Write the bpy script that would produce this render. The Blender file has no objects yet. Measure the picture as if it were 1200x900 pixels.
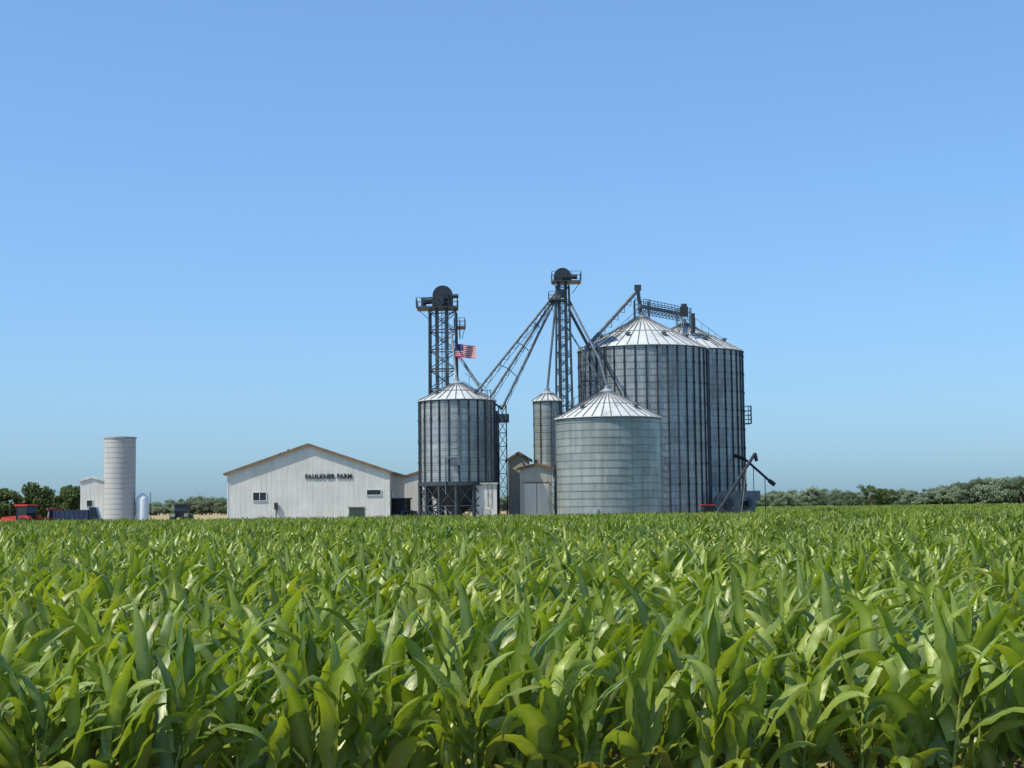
import bpy, bmesh, math, random
from mathutils import Vector, Matrix, noise as mnoise
random.seed(7)
scene = bpy.context.scene
rad = math.radians

# ------------------------------------------------------------------ materials
def new_mat(name):
    m = bpy.data.materials.new(name); m.use_nodes = True
    nt = m.node_tree; nt.nodes.clear()
    out = nt.nodes.new('ShaderNodeOutputMaterial')
    return m, nt, out

def N(nt, typ, **kw):
    n = nt.nodes.new(typ)
    for k, v in kw.items():
        setattr(n, k, v)
    return n

def mixcol(nt, fac, a, b, blend='MIX'):
    n = nt.nodes.new('ShaderNodeMix'); n.data_type = 'RGBA'; n.blend_type = blend
    for sock, val in ((0, fac), (6, a), (7, b)):
        if isinstance(val, bpy.types.NodeSocket):
            nt.links.new(val, n.inputs[sock])
        elif sock == 0: n.inputs[0].default_value = val
        else: n.inputs[sock].default_value = (*val, 1)
    return n.outputs[2]

def ramp(nt, src, a, b):
    r = nt.nodes.new('ShaderNodeMapRange')
    r.inputs[1].default_value = a; r.inputs[2].default_value = b
    nt.links.new(src, r.inputs[0]); return r.outputs[0]

def noise(nt, vec, scale, detail=4, rough=.55):
    n = N(nt, 'ShaderNodeTexNoise'); n.inputs['Scale'].default_value = scale
    n.inputs['Detail'].default_value = detail; n.inputs['Roughness'].default_value = rough
    nt.links.new(vec, n.inputs['Vector']); return n.outputs['Fac']

def simple(name, col, rough=.6, metal=0., var=.25, scale=1.5, streak=False, dirt=None, dirt_amt=.5, bump=0.):
    m, nt, out = new_mat(name)
    b = N(nt, 'ShaderNodeBsdfPrincipled'); nt.links.new(b.outputs[0], out.inputs[0])
    b.inputs['Roughness'].default_value = rough; b.inputs['Metallic'].default_value = metal
    tc = N(nt, 'ShaderNodeTexCoord'); mp = N(nt, 'ShaderNodeMapping')
    nt.links.new(tc.outputs['Object'], mp.inputs[0])
    if streak: mp.inputs['Scale'].default_value = (1, 1, .12)
    f = ramp(nt, noise(nt, mp.outputs[0], scale), .3, .7)
    c = mixcol(nt, f, tuple(x*(1-var) for x in col), tuple(min(1, x*(1+var)) for x in col))
    if dirt:
        f2 = ramp(nt, noise(nt, mp.outputs[0], scale*.45, 6, .65), .5, .75)
        mm = N(nt, 'ShaderNodeMath', operation='MULTIPLY'); mm.inputs[1].default_value = dirt_amt
        nt.links.new(f2, mm.inputs[0]); c = mixcol(nt, mm.outputs[0], c, dirt)
    nt.links.new(c, b.inputs['Base Color'])
    if bump:
        bp = N(nt, 'ShaderNodeBump'); bp.inputs['Strength'].default_value = bump
        nt.links.new(noise(nt, tc.outputs['Object'], scale*8), bp.inputs['Height'])
        nt.links.new(bp.outputs[0], b.inputs['Normal'])
    return m

def bin_wall_mat(name, c1, c2, dirt, metal=.55, rough=.42):
    """galvanised sheets: uv is (arc metres, height metres)"""
    m, nt, out = new_mat(name)
    b = N(nt, 'ShaderNodeBsdfPrincipled'); nt.links.new(b.outputs[0], out.inputs[0])
    uv = N(nt, 'ShaderNodeUVMap'); tc = N(nt, 'ShaderNodeTexCoord')
    br = N(nt, 'ShaderNodeTexBrick'); nt.links.new(uv.outputs[0], br.inputs['Vector'])
    br.inputs['Scale'].default_value = 1; br.inputs['Brick Width'].default_value = 2.8
    br.inputs['Row Height'].default_value = .82; br.inputs['Mortar Size'].default_value = .03
    br.inputs['Mortar Smooth'].default_value = .3
    br.inputs['Color1'].default_value = (*c1, 1); br.inputs['Color2'].default_value = (*c2, 1)
    br.inputs['Mortar'].default_value = (*[x*.45 for x in c1], 1)
    mp = N(nt, 'ShaderNodeMapping'); mp.inputs['Scale'].default_value = (1.3, .09, 1)
    nt.links.new(uv.outputs[0], mp.inputs[0])
    f = ramp(nt, noise(nt, mp.outputs[0], 1.4, 6, .65), .42, .72)
    mm = N(nt, 'ShaderNodeMath', operation='MULTIPLY'); mm.inputs[1].default_value = .75
    nt.links.new(f, mm.inputs[0])
    c = mixcol(nt, mm.outputs[0], br.outputs['Color'], dirt)
    f3 = ramp(nt, noise(nt, tc.outputs['Object'], .35, 5), .3, .75)
    c = mixcol(nt, f3, c, (.66, .70, .73), 'MULTIPLY')
    nt.links.new(c, b.inputs['Base Color'])
    b.inputs['Metallic'].default_value = metal
    nt.links.new(ramp(nt, f3, -1, 3), b.inputs['Roughness'])
    wv = N(nt, 'ShaderNodeTexWave', bands_direction='Y'); wv.inputs['Scale'].default_value = 3.1
    nt.links.new(uv.outputs[0], wv.inputs['Vector'])
    bp = N(nt, 'ShaderNodeBump'); bp.inputs['Strength'].default_value = .35; bp.inputs['Distance'].default_value = .015
    nt.links.new(wv.outputs['Fac'], bp.inputs['Height']); nt.links.new(bp.outputs[0], b.inputs['Normal'])
    return m

def siding_mat(name, col, dirt):
    m, nt, out = new_mat(name)
    b = N(nt, 'ShaderNodeBsdfPrincipled'); nt.links.new(b.outputs[0], out.inputs[0])
    b.inputs['Roughness'].default_value = .45
    tc = N(nt, 'ShaderNodeTexCoord')
    mp = N(nt, 'ShaderNodeMapping'); mp.inputs['Scale'].default_value = (1, 1, .15)
    nt.links.new(tc.outputs['Object'], mp.inputs[0])
    f = ramp(nt, noise(nt, mp.outputs[0], 1.1, 6, .65), .45, .8)
    mm = N(nt, 'ShaderNodeMath', operation='MULTIPLY'); mm.inputs[1].default_value = .55
    nt.links.new(f, mm.inputs[0])
    c = mixcol(nt, mm.outputs[0], col, dirt)
    f2 = ramp(nt, noise(nt, tc.outputs['Object'], .5, 3), .3, .7)
    c = mixcol(nt, f2, c, (.86, .87, .86), 'MULTIPLY')
    nt.links.new(c, b.inputs['Base Color'])
    return m

M = {}
M['wallA'] = bin_wall_mat('galvanised_weathered', (.38, .41, .41), (.52, .54, .52), (.23, .21, .16), .42)
M['wallS'] = bin_wall_mat('galvanised_light', (.38, .41, .38), (.48, .50, .46), (.24, .23, .17), .35)
M['rib'] = simple('rib_steel', (.05, .06, .07), .5, .4, .3, 1, True)
M['roof'] = simple('roof_galvanised', (.68, .68, .64), .42, .22, .12, .8, False, (.25, .22, .17), .7)
M['seam'] = simple('roof_seam', (.20, .20, .20), .5, .4, .2)
M['steel'] = simple('tower_steel', (.060, .078, .092), .5, .4, .3, 2, False, (.07, .045, .03), .5)
M['galv'] = simple('galvanised_pipe', (.15, .175, .19), .5, .5, .3, 1.5, False, (.10, .075, .05), .5)
M['cap'] = simple('cap_galvanised', (.35, .38, .39), .45, .5, .25, 1.5)
M['dark'] = simple('dark_housing', (.030, .038, .045), .55, .2, .3)
M['white'] = siding_mat('barn_siding', (.70, .67, .60), (.46, .41, .33))
M['grey'] = siding_mat('grey_siding', (.50, .48, .42), (.27, .22, .16))
M['tan'] = siding_mat('tan_siding', (.58, .49, .36), (.30, .22, .14))
M['trim'] = simple('brown_trim', (.20, .12, .06), .6)
M['tanroof'] = simple('tan_roof', (.40, .32, .22), .6, 0, .2)
M['rustroof'] = simple('rust_roof', (.30, .15, .08), .7, 0, .35)
M['barnroof'] = simple('barn_roof', (.42, .41, .38), .5, .2, .15)
M['glass'] = simple('window_glass', (.02, .025, .03), .08, 0, .1)
M['frame'] = simple('window_frame', (.6, .6, .57), .5)
M['letter'] = simple('letter_paint', (.02, .02, .02), .5)
M['concrete'] = simple('stave_concrete', (.44, .43, .40), .85, 0, .12, 1.2, True, (.26, .25, .22), .6, .3)
M['hoop'] = simple('silo_hoop', (.35, .34, .32), .7, .1)
M['tyre'] = simple('tyre_rubber', (.02, .02, .02), .8)
M['red'] = simple('red_paint', (.50, .035, .02), .35, 0, .2)
M['blue'] = simple('dark_blue_paint', (.03, .045, .09), .3, 0, .2)
M['green'] = simple('green_paint', (.035, .06, .035), .5, 0, .2)
M['whitep'] = simple('white_paint', (.7, .71, .72), .4, 0, .08)
M['bark'] = simple('bark', (.09, .07, .05), .9)
M['gravel'] = simple('gravel', (.30, .27, .22), .95, 0, .3, 3, bump=.3)
M['stubble'] = simple('wheat_stubble', (.34, .25, .11), .95, 0, .25, .08)
M['hay'] = simple('pasture_green', (.24, .25, .09), .95, 0, .3, .05)
M['grassm'] = simple('grass_green', (.07, .11, .03), .95, 0, .4, .4)

def ground_mat():
    m, nt, out = new_mat('soil')
    b = N(nt, 'ShaderNodeBsdfPrincipled'); nt.links.new(b.outputs[0], out.inputs[0])
    b.inputs['Roughness'].default_value = .95
    tc = N(nt, 'ShaderNodeTexCoord')
    f = ramp(nt, noise(nt, tc.outputs['Object'], 2.5, 8, .7), .3, .7)
    c = mixcol(nt, f, (.07, .045, .028), (.17, .115, .07))
    f2 = ramp(nt, noise(nt, tc.outputs['Object'], .01, 4), .45, .55)
    c = mixcol(nt, f2, c, (.12, .12, .05))
    nt.links.new(c, b.inputs['Base Color'])
    bp = N(nt, 'ShaderNodeBump'); bp.inputs['Strength'].default_value = .5
    nt.links.new(noise(nt, tc.outputs['Object'], 9, 6), bp.inputs['Height'])
    nt.links.new(bp.outputs[0], b.inputs['Normal'])
    return m
M['soil'] = ground_mat()

def corn_mat():
    m, nt, out = new_mat('corn_leaf')
    at = N(nt, 'ShaderNodeAttribute', attribute_name='col')
    lf = N(nt, 'ShaderNodeAttribute', attribute_name='lf')
    sp = N(nt, 'ShaderNodeSeparateColor'); nt.links.new(at.outputs['Color'], sp.inputs[0])
    oi = N(nt, 'ShaderNodeObjectInfo')
    geo = N(nt, 'ShaderNodeNewGeometry')
    mm = N(nt, 'ShaderNodeMath', operation='ADD')
    nt.links.new(sp.outputs[0], mm.inputs[0]); nt.links.new(oi.outputs['Random'], mm.inputs[1])
    f = ramp(nt, mm.outputs[0], .3, 1.6)
    c = mixcol(nt, f, (.070, .145, .012), (.34, .41, .035))
    nf = ramp(nt, noise(nt, geo.outputs['Position'], .16, 3), .35, .7)
    c = mixcol(nt, nf, c, (1.15, 1.0, .85), 'MULTIPLY')
    nf2 = ramp(nt, noise(nt, geo.outputs['Position'], 9, 4, .7), .35, .65)
    c = mixcol(nt, nf2, c, (.68, .75, .72), 'MULTIPLY')
    st = ramp(nt, noise(nt, lf.outputs['Vector'], 1.0, 3, .6), .35, .65)   # veins / streaks along the blade
    c = mixcol(nt, st, c, (.78, .85, .75), 'MULTIPLY')
    c = mixcol(nt, sp.outputs[2], c, (.40, .44, .18))     # midrib
    c = mixcol(nt, sp.outputs[1], c, (.30, .22, .09))     # dry parts
    b = N(nt, 'ShaderNodeBsdfPrincipled'); b.inputs['Roughness'].default_value = .36
    b.inputs['Specular IOR Level'].default_value = .75
    b.inputs['Specular Tint'].default_value = (1, 1, .82, 1)
    nt.links.new(c, b.inputs['Base Color'])
    bp = N(nt, 'ShaderNodeBump'); bp.inputs['Strength'].default_value = .5; bp.inputs['Distance'].default_value = .006
    nt.links.new(noise(nt, lf.outputs['Vector'], 2.2, 2), bp.inputs['Height'])
    nt.links.new(bp.outputs[0], b.inputs['Normal'])
    tr = N(nt, 'ShaderNodeBsdfTranslucent')
    c2 = mixcol(nt, 1.0, c, (1.7, 1.7, .4), 'MULTIPLY')
    nt.links.new(c2, tr.inputs[0])
    mx = N(nt, 'ShaderNodeMixShader'); mx.inputs[0].default_value = .34
    nt.links.new(b.outputs[0], mx.inputs[1]); nt.links.new(tr.outputs[0], mx.inputs[2])
    nt.links.new(mx.outputs[0], out.inputs[0])
    return m
M['corn'] = corn_mat()

def foliage_mat(name, a, bcol):
    m, nt, out = new_mat(name)
    geo = N(nt, 'ShaderNodeNewGeometry')
    f = ramp(nt, noise(nt, geo.outputs['Position'], .5, 4), .3, .7)
    c = mixcol(nt, f, a, bcol)
    d = N(nt, 'ShaderNodeBsdfDiffuse'); nt.links.new(c, d.inputs[0])
    tr = N(nt, 'ShaderNodeBsdfTranslucent'); nt.links.new(c, tr.inputs[0])
    mx = N(nt, 'ShaderNodeMixShader'); mx.inputs[0].default_value = .4
    nt.links.new(d.outputs[0], mx.inputs[1]); nt.links.new(tr.outputs[0], mx.inputs[2])
    nt.links.new(mx.outputs[0], out.inputs[0])
    return m
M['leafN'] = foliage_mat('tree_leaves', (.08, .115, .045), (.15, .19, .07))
M['leafHazed'] = foliage_mat('distant_leaves_hazed', (.23, .285, .19), (.29, .34, .21))  # aerial haze painted into the leaf colour: paler greens, no volume

# ------------------------------------------------------------------ mesh builder
class MB:
    def __init__(s):
        s.v = []; s.f = []; s.uv = {}
    def add(s, vs, fs):
        o = len(s.v); s.v += [tuple(v) for v in vs]; s.f += [tuple(i+o for i in f) for f in fs]
    def box(s, x0, x1, y0, y1, z0, z1):
        s.add([(x0,y0,z0),(x1,y0,z0),(x1,y1,z0),(x0,y1,z0),(x0,y0,z1),(x1,y0,z1),(x1,y1,z1),(x0,y1,z1)],
              [(3,2,1,0),(4,5,6,7),(0,1,5,4),(1,2,6,5),(2,3,7,6),(3,0,4,7)])
    def tube(s, p, q, r, seg=6, r2=None, cap=True):
        p = Vector(p); q = Vector(q); d = (q-p)
        if d.length < 1e-6: return
        d.normalize(); u = d.orthogonal().normalized()
        if abs(d.z) < .999:
            u = d.cross(Vector((0,0,1))).normalized()
        w = d.cross(u); r2 = r if r2 is None else r2
        off = math.pi/4 if seg == 4 else 0
        vs = []
        for c, rr in ((p, r), (q, r2)):
            for i in range(seg):
                a = 2*math.pi*i/seg+off
                vs.append(c+u*math.cos(a)*rr+w*math.sin(a)*rr)
        fs = [(i, (i+1) % seg, seg+(i+1) % seg, seg+i) for i in range(seg)]
        if cap: fs += [tuple(range(seg))[::-1], tuple(range(seg, 2*seg))]
        s.add(vs, fs)
    def path(s, pts, r, seg=6):
        for a, b in zip(pts, pts[1:]): s.tube(a, b, r, seg)
    def lathe(s, cx, cy, prof, seg=64, uvR=None):
        o = len(s.v)
        for (r, z) in prof:
            for i in range(seg):
                a = 2*math.pi*i/seg
                s.v.append((cx+r*math.cos(a), cy+r*math.sin(a), z))
        for k in range(len(prof)-1):
            for i in range(seg):
                j = (i+1) % seg
                if uvR:
                    u0 = i/seg*2*math.pi*uvR; u1 = (i+1)/seg*2*math.pi*uvR
                    s.uv[len(s.f)] = [(u0, prof[k][1]), (u1, prof[k][1]), (u1, prof[k+1][1]), (u0, prof[k+1][1])]
                s.f.append((o+k*seg+i, o+k*seg+j, o+(k+1)*seg+j, o+(k+1)*seg+i))
    def disc(s, c, axis, r, t, seg=20):
        c = Vector(c); axis = Vector(axis).normalized()
        s.tube(c-axis*t/2, c+axis*t/2, r, seg)
    def make(s, name, mat, parent=None, smooth=False):
        me = bpy.data.meshes.new(name); me.from_pydata(s.v, [], s.f); me.update()
        if s.uv:
            ul = me.uv_layers.new(name='UVMap')
            for fi, uvs in s.uv.items():
                for li, uvv in zip(me.polygons[fi].loop_indices, uvs): ul.data[li].uv = uvv
        me.materials.append(M[mat] if isinstance(mat, str) else mat)
        ob = bpy.data.objects.new(name, me); scene.collection.objects.link(ob)
        if smooth: me.polygons.foreach_set('use_smooth', [True]*len(me.polygons))
        if parent: ob.parent = parent
        return ob

def empty(name, loc=(0, 0, 0)):
    e = bpy.data.objects.new(name, None); e.empty_display_size = 1
    scene.collection.objects.link(e); e.location = loc; return e

# ------------------------------------------------------------------ grain bins
def bin_parts(par, R, z0, eave, peak, ribs, wall, seg=96, ribr=.10, vents=8, roofseams=40):
    w = MB(); prof = []; z = z0
    h = .82
    while z < eave-.01:
        z2 = min(z+h, eave)
        prof += [(R, z), (R, z2-.05), (R+.035, z2-.045), (R+.035, z2-.005)]
        z = z2
    prof[-1] = (R, eave)
    w.lathe(0, 0, prof, seg, uvR=R); w.make('wall', wall, par)
    rb = MB()
    for i in range(ribs):
        a = 2*math.pi*(i+.3)/ribs
        c, s_ = math.cos(a), math.sin(a)
        rb.tube(((R+.07)*c, (R+.07)*s_, z0), ((R+.07)*c, (R+.07)*s_, eave-.1), ribr, 4)
        z = z0+2.4
        while z < eave-.5:      # splice plates
            rb.tube(((R+.09)*c, (R+.09)*s_, z), ((R+.09)*c, (R+.09)*s_, z+.3), ribr*1.35, 4); z += 2.46
    if ribs: rb.make('stiffeners', 'rib', par)
    Ro = R+.28; rt = .75
    ze = eave-(peak-eave)*.28/(R)
    ro = MB(); ro.lathe(0, 0, [(R-.05, ze+.02), (Ro, ze), (Ro, ze+.07), (rt, peak-.2), (rt, peak), (0.001, peak+.28)], roofseams)
    ro.make('roof', 'roof', par)
    sm = MB()
    for i in range(roofseams):
        a = 2*math.pi*i/roofseams; c, s_ = math.cos(a), math.sin(a)
        sm.tube((Ro*c, Ro*s_, ze+.11), (rt*c, rt*s_, peak-.15), .06, 4)
    sm.make('roof_seams', 'seam', par)
    er = MB(); er.lathe(0, 0, [(R+.03, eave-.2), (R+.12, eave-.2), (R+.12, eave-.06), (R+.03, eave-.06)], seg)
    er.lathe(0, 0, [(R*.55, eave+(peak-eave)*.45+.16), (R*.55+.08, eave+(peak-eave)*.45+.16), (R*.55+.08, eave+(peak-eave)*.45+.02)], seg)
    er.make('eave_ring', 'rib', par)
    vt = MB()
    for i in range(vents):
        a = 2*math.pi*(i+.5)/vents; r = R*.72; zz = eave+(peak-eave)*.28
        x, y = r*math.cos(a), r*math.sin(a)
        vt.lathe(x, y, [(.2, zz-.1), (.2, zz+.42), (.38, zz+.40), (.38, zz+.5), (.01, zz+.68)], 10)
    if vents: vt.make('roof_vents', 'galv', par)
    cp = MB(); cp.lathe(0, 0, [(rt+.06, peak-.24), (rt+.06, peak-.02), (rt-.1, peak+.02), (.3, peak+.25), (.3, peak+.55), (.01, peak+.6)], 20)
    cp.make('peak_cap', 'cap', par)

def ladder(mb, x, y, nx, ny, z0, z1, cage=True):
    """vertical ladder at (x,y), (nx,ny) points away from the wall"""
    tx, ty = -ny, nx
    for sgn in (-.22, .22):
        mb.tube((x+tx*sgn+nx*.25, y+ty*sgn+ny*.25, z0), (x+tx*sgn+nx*.25, y+ty*sgn+ny*.25, z1+1), .03, 4)
    z = z0
    while z < z1:
        mb.tube((x-tx*.22+nx*.25, y-ty*.22+ny*.25, z), (x+tx*.22+nx*.25, y+ty*.22+ny*.25, z), .02, 4); z += .33
    if cage:
        z = z0+2.4
        while z < z1+1:
            pts = []
            for k in range(7):
                a = math.pi*k/6
                u = math.cos(a)*.36; v = .25+math.sin(a)*.7
                pts.append((x+tx*u+nx*v, y+ty*u+ny*v, z))
            mb.path(pts, .025, 4); z += 1.2
        for k in (1, 3, 5):
            a = math.pi*k/6; u = math.cos(a)*.36; v = .25+math.sin(a)*.7
            mb.tube((x+tx*u+nx*v, y+ty*u+ny*v, z0+2.4), (x+tx*u+nx*v, y+ty*u+ny*v, z1+1), .02, 4)

def roof_ladder(mb, R, eave, peak, ang):
    c, s_ = math.cos(ang), math.sin(ang); t = Vector((-s_, c, 0))
    p0 = Vector((R*c, R*s_, eave+.25)); p1 = Vector((.9*c, .9*s_, peak+.12))
    for sg in (-.25, .25): mb.tube(p0+t*sg, p1+t*sg, .035, 4)
    n = int((p1-p0).length/.4)
    for i in range(n):
        p = p0.lerp(p1, i/n); mb.tube(p-t*.25, p+t*.25, .025, 4)
    for sg in (.45,):
        mb.tube(p0+t*sg+Vector((0,0,1)), p1+t*sg+Vector((0,0,1)), .03, 4)
        for i in range(0, n, 4):
            p = p0.lerp(p1, i/n)+t*sg; mb.tube(p, p+Vector((0,0,1)), .025, 4)

def bin_door(par, R, ang, z=.9):
    d = MB(); c, s_ = math.cos(ang), math.sin(ang)
    n = Vector((c, s_, 0)); t = Vector((-s_, c, 0))
    for w_, h0, h1, off in ((.55, .1, 2.2, .12), (.42, .25, 2.05, .2)):
        p = n*(R+off)
        vs = [p-t*w_+Vector((0,0,h0)), p+t*w_+Vector((0,0,h0)), p+t*w_+Vector((0,0,h1)), p-t*w_+Vector((0,0,h1))]
        vb = [v-n*.25 for v in vs]
        d.add(vs+vb, [(0,1,2,3),(4,7,6,5),(0,4,5,1),(1,5,6,2),(2,6,7,3),(3,7,4,0)])
    d.make('access_door', 'cap', par)

# big bin (nearer)
A = empty('grain_bin', (16.35, 191, 0)); RA = 7.95
bin_parts(A, RA, 0, 21.8, 26.0, 38, 'wallA')
lm = MB(); a = rad(232); ladder(lm, (RA+.1)*math.cos(a), (RA+.1)*math.sin(a), math.cos(a), math.sin(a), .3, 21.9)
a2 = rad(205); ladder(lm, (RA+.1)*math.cos(a2), (RA+.1)*math.sin(a2), math.cos(a2), math.sin(a2), .3, 20.9)
roof_ladder(lm, RA, 21.8, 26, rad(232)); lm.make('ladder', 'steel', A); bin_door(A, RA, rad(262))
# big bin (farther right)
B = empty('grain_bin', (23.3, 206.2, 0)); RB = 7.7
bin_parts(B, RB, 0, 22.9, 26.9, 38, 'wallA')
lm = MB()
zp = 13.2      # rest platform on the wall
for dz in (0, .55, 1.1, 1.7, 2.3):
    lm.path([(RB, -2.2, zp+dz), (RB+.7, -2.2, zp+dz), (RB+.95, -1.2, zp+dz), (RB+.7, -.2, zp+dz), (RB, -.2, zp+dz)], .05, 4)
for q in ((RB+.7, -2.2), (RB+.7, -.2), (RB+.95, -1.2)): lm.tube((*q, zp), (*q, zp+2.3), .05, 4)
lm.box(RB-.3, RB+.8, -2.2, -.2, zp-.08, zp)
roof_ladder(lm, RB, 22.9, 26.9, rad(300)); lm.make('wall_platform', 'steel', B)
# front smaller bin
C = empty('grain_bin', (10.55, 170, 0)); RC = 5.75
bin_parts(C, RC, 0, 12.15, 15.2, 0, 'wallS', vents=4, roofseams=36)
lm = MB(); a = rad(186); ladder(lm, (RC+.05)*math.cos(a), (RC+.05)*math.sin(a), math.cos(a), math.sin(a), .3, 12.1)
roof_ladder(lm, RC, 12.15, 15.2, rad(205)); lm.make('ladder', 'steel', C); bin_door(C, RC, rad(250))
for e_, r_ in ((A, RA), (B, RB), (C, RC)):
    s_ = MB(); s_.lathe(0, 0, [(r_+.5, -.1), (r_+.5, .25), (r_+.02, .25)], 64); s_.make('footing', 'concrete', e_)

# elevated hopper bin
Hb = empty('hopper_bin', (-6.5, 180, 0)); RH = 4.4
bin_parts(Hb, RH, 5.2, 15.0, 17.1, 24, 'wallA', seg=72, vents=4, roofseams=28)
hm = MB(); hm.lathe(0, 0, [(RH-.05, 5.25), (.45, 1.6), (.45, 1.1)], 40); hm.make('hopper_cone', 'rib', Hb)
hm = MB()
hm.lathe(0, 0, [(RH+.05, 5.0), (RH+.25, 5.0), (RH+.25, 5.45), (RH+.05, 5.45)], 48)
nl = 14
pts = [((RH+.1)*math.cos(2*math.pi*(i+.5)/nl), (RH+.1)*math.sin(2*math.pi*(i+.5)/nl)) for i in range(nl)]
for i in range(nl):
    p, q = pts[i], pts[(i+1) % nl]
    hm.tube((*p, 0), (*p, 5.2), .19, 4)
    hm.tube((*p, 2.7), (*q, 2.7), .09, 4)
    hm.tube((*p, .1), (*q, 2.65), .07, 4); hm.tube((*q, .1), (*p, 2.65), .07, 4)
    hm.tube((*p, 2.75), (*q, 5.1), .06, 4); hm.tube((*q, 2.75), (*p, 5.1), .06, 4)
hm.make('leg_frame', 'steel', Hb)
lm = MB(); a = rad(318); ladder(lm, (RH+.1)*math.cos(a), (RH+.1)*math.sin(a), math.cos(a), math.sin(a), .3, 15)
roof_ladder(lm, RH, 15, 17.1, rad(318)); lm.make('ladder', 'steel', Hb)
lm = MB(); lm.path([(-1.2, -4.62, 4.0), (-1.2, -4.62, 8.2), (.4, -4.66, 8.2), (.4, -4.66, 13)], .07, 6); lm.box(-.5, .5, -4.85, -4.5, 7.3, 8.1); lm.make('wall_conduit', 'galv', Hb)

# slim overhead bin
Ob = empty('overhead_bin', (4.2, 183, 0))
bin_parts(Ob, 1.65, 7.2, 15.1, 16.0, 8, 'wallS', seg=32, ribr=.05, vents=0, roofseams=16)
hm = MB(); hm.lathe(0, 0, [(1.62, 7.25), (.3, 5.4), (.3, 4.9)], 24); hm.make('hopper_cone', 'galv', Ob)
hm = MB()
cs = [(-1.4, -1.4), (1.4, -1.4), (1.4, 1.4), (-1.4, 1.4)]
for i in range(4):
    p, q = cs[i], cs[(i+1) % 4]
    hm.tube((*p, 0), (*p, 8.0), .12, 4)
    for z in (3.6, 7.2): hm.tube((*p, z), (*q, z), .09, 4)
    hm.tube((*p, .1), (*q, 3.6), .05, 4); hm.tube((*q, 3.6), (*p, 7.2), .05, 4)
hm.make('leg_frame', 'steel', Ob)

# ------------------------------------------------------------------ bucket elevators
def lattice(mb, hw0, hw1, z0, z1, n, r=.09, rb=.05, cx=0, cy=0):
    def corners(z):
        t = (z-z0)/(z1-z0); h = hw0+(hw1-hw0)*t
        return [Vector((cx+sx*h, cy+sy*h, z)) for sx, sy in ((-1,-1),(1,-1),(1,1),(-1,1))]
    b, t = corners(z0), corners(z1)
    for i in range(4): mb.tube(b[i], t[i], r, 4)
    for k in range(n):
        za = z0+(z1-z0)*k/n; zb = z0+(z1-z0)*(k+1)/n
        a_, b_ = corners(za), corners(zb)
        for i in range(4):
            j = (i+1) % 4
            mb.tube(b_[i], b_[j], rb*1.2, 4)
            mb.tube(a_[i], b_[j], rb, 4); mb.tube(a_[j], b_[i], rb, 4)

def platform(mb, x0, x1, y0, y1, z, rail=1.1):
    mb.box(x0, x1, y0, y1, z-.12, z)
    cor = [(x0,y0),(x1,y0),(x1,y1),(x0,y1)]
    for i in range(4):
        p, q = Vector((*cor[i], z)), Vector((*cor[(i+1) % 4], z))
        for dz in (rail*.5, rail): mb.tube(p+Vector((0,0,dz)), q+Vector((0,0,dz)), .035, 4)
        n = max(2, int((q-p).length/1.0))
        for k in range(n+1):
            c = p.lerp(q, k/n); mb.tube(c, c+Vector((0,0,rail)), .035, 4)
        c = p.lerp(q, .5)
        mb.tube(c, (c.x*.4+(x0+x1)*.3, c.y*.4+(y0+y1)*.3, z-1.4), .05, 4)

def head(par, w, d, z, hh):
    """rounded elevator head (half drum on a box) with motor and guard"""
    mb = MB(); seg = 14
    r = w/2
    prof = [(-r, z), (-r, z+hh-r)]+[(-r*math.cos(math.pi*k/seg), z+hh-r+r*math.sin(math.pi*k/seg)) for k in range(1, seg)]+[(r, z+hh-r), (r, z)]
    n = len(prof)
    vs = [(x, -d/2, zz) for x, zz in prof]+[(x, d/2, zz) for x, zz in prof]
    fs = [tuple(range(n)), tuple(range(2*n-1, n-1, -1))]+[(i, n+i, n+(i+1) % n, (i+1) % n) for i in range(n)]
    mb.add(vs, fs)
    mb.disc((0, -d/2-.12, z+hh-r), (0,1,0), r*.55, .2)
    mb.tube((r*.9, -d/2-.1, z+hh-r*1.1), (r+.7, -d/2-.1, z+hh-r*1.1), .27, 12)
    mb.box(-.16, .16, -d/2-.5, -d/2-.2, z+.2, z+hh-r)
    mb.make('head_housing', 'dark', par)

E1 = empty('bucket_elevator', (-8.4, 188, 0))
mb = MB(); lattice(mb, 1.75, 1.6, 0, 26.6, 11, .13, .07)
platform(mb, -3.2, 1.8, -1.9, 1.9, 27.0)
platform(mb, 1.4, 2.7, -1.5, 1.5, 24.6, 1.0)
for z in (7.3, 14.5, 19.4): mb.box(-1.7, 1.7, -1.7, -.5, z-.05, z+.03)
ladder(mb, 0, 1.7, 0, 1, .3, 26.8)
mb.make('lattice_tower', 'steel', E1)
mb = MB()
for sx in (-.75, .45): mb.box(sx-.22, sx+.22, -.25, .25, .5, 27.0)
mb.box(-1.1, .8, -.4, .4, 0, 1.4); mb.make('trunking', 'galv', E1)
head(E1, 2.5, 1.3, 27.15, 2.6)
mb = MB(); mb.tube((-1.3, 0, 28), (-2.4, 0, 27.9), .45, 10); mb.tube((-2.4, 0, 27.3), (-2.4, 0, 28.3), .3, 10)
mb.make('drive_motor', 'dark', E1)

E2 = empty('bucket_elevator', (6.25, 184, 0))
mb = MB(); lattice(mb, 1.2, .75, 0, 29.0, 14, .1, .05)
platform(mb, -1.3, 2.2, -1.4, 1.4, 29.5, 1.1)
platform(mb, -1.7, .2, -1.1, 1.1, 27.3, .9)
ladder(mb, 0, 1.0, 0, 1, .3, 29.0)
mb.make('lattice_tower', 'steel', E2)
mb = MB()
for sx in (-.45, .35): mb.box(sx-.18, sx+.18, -.22, .22, .5, 29.4)
mb.box(-.8, .7, -.35, .35, 0, 1.3)
mb.box(-.4, .3, -.3, .3, 27.6, 28.6); mb.make('trunking', 'galv', E2)
head(E2, 2.1, 1.1, 29.65, 1.5)

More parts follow.
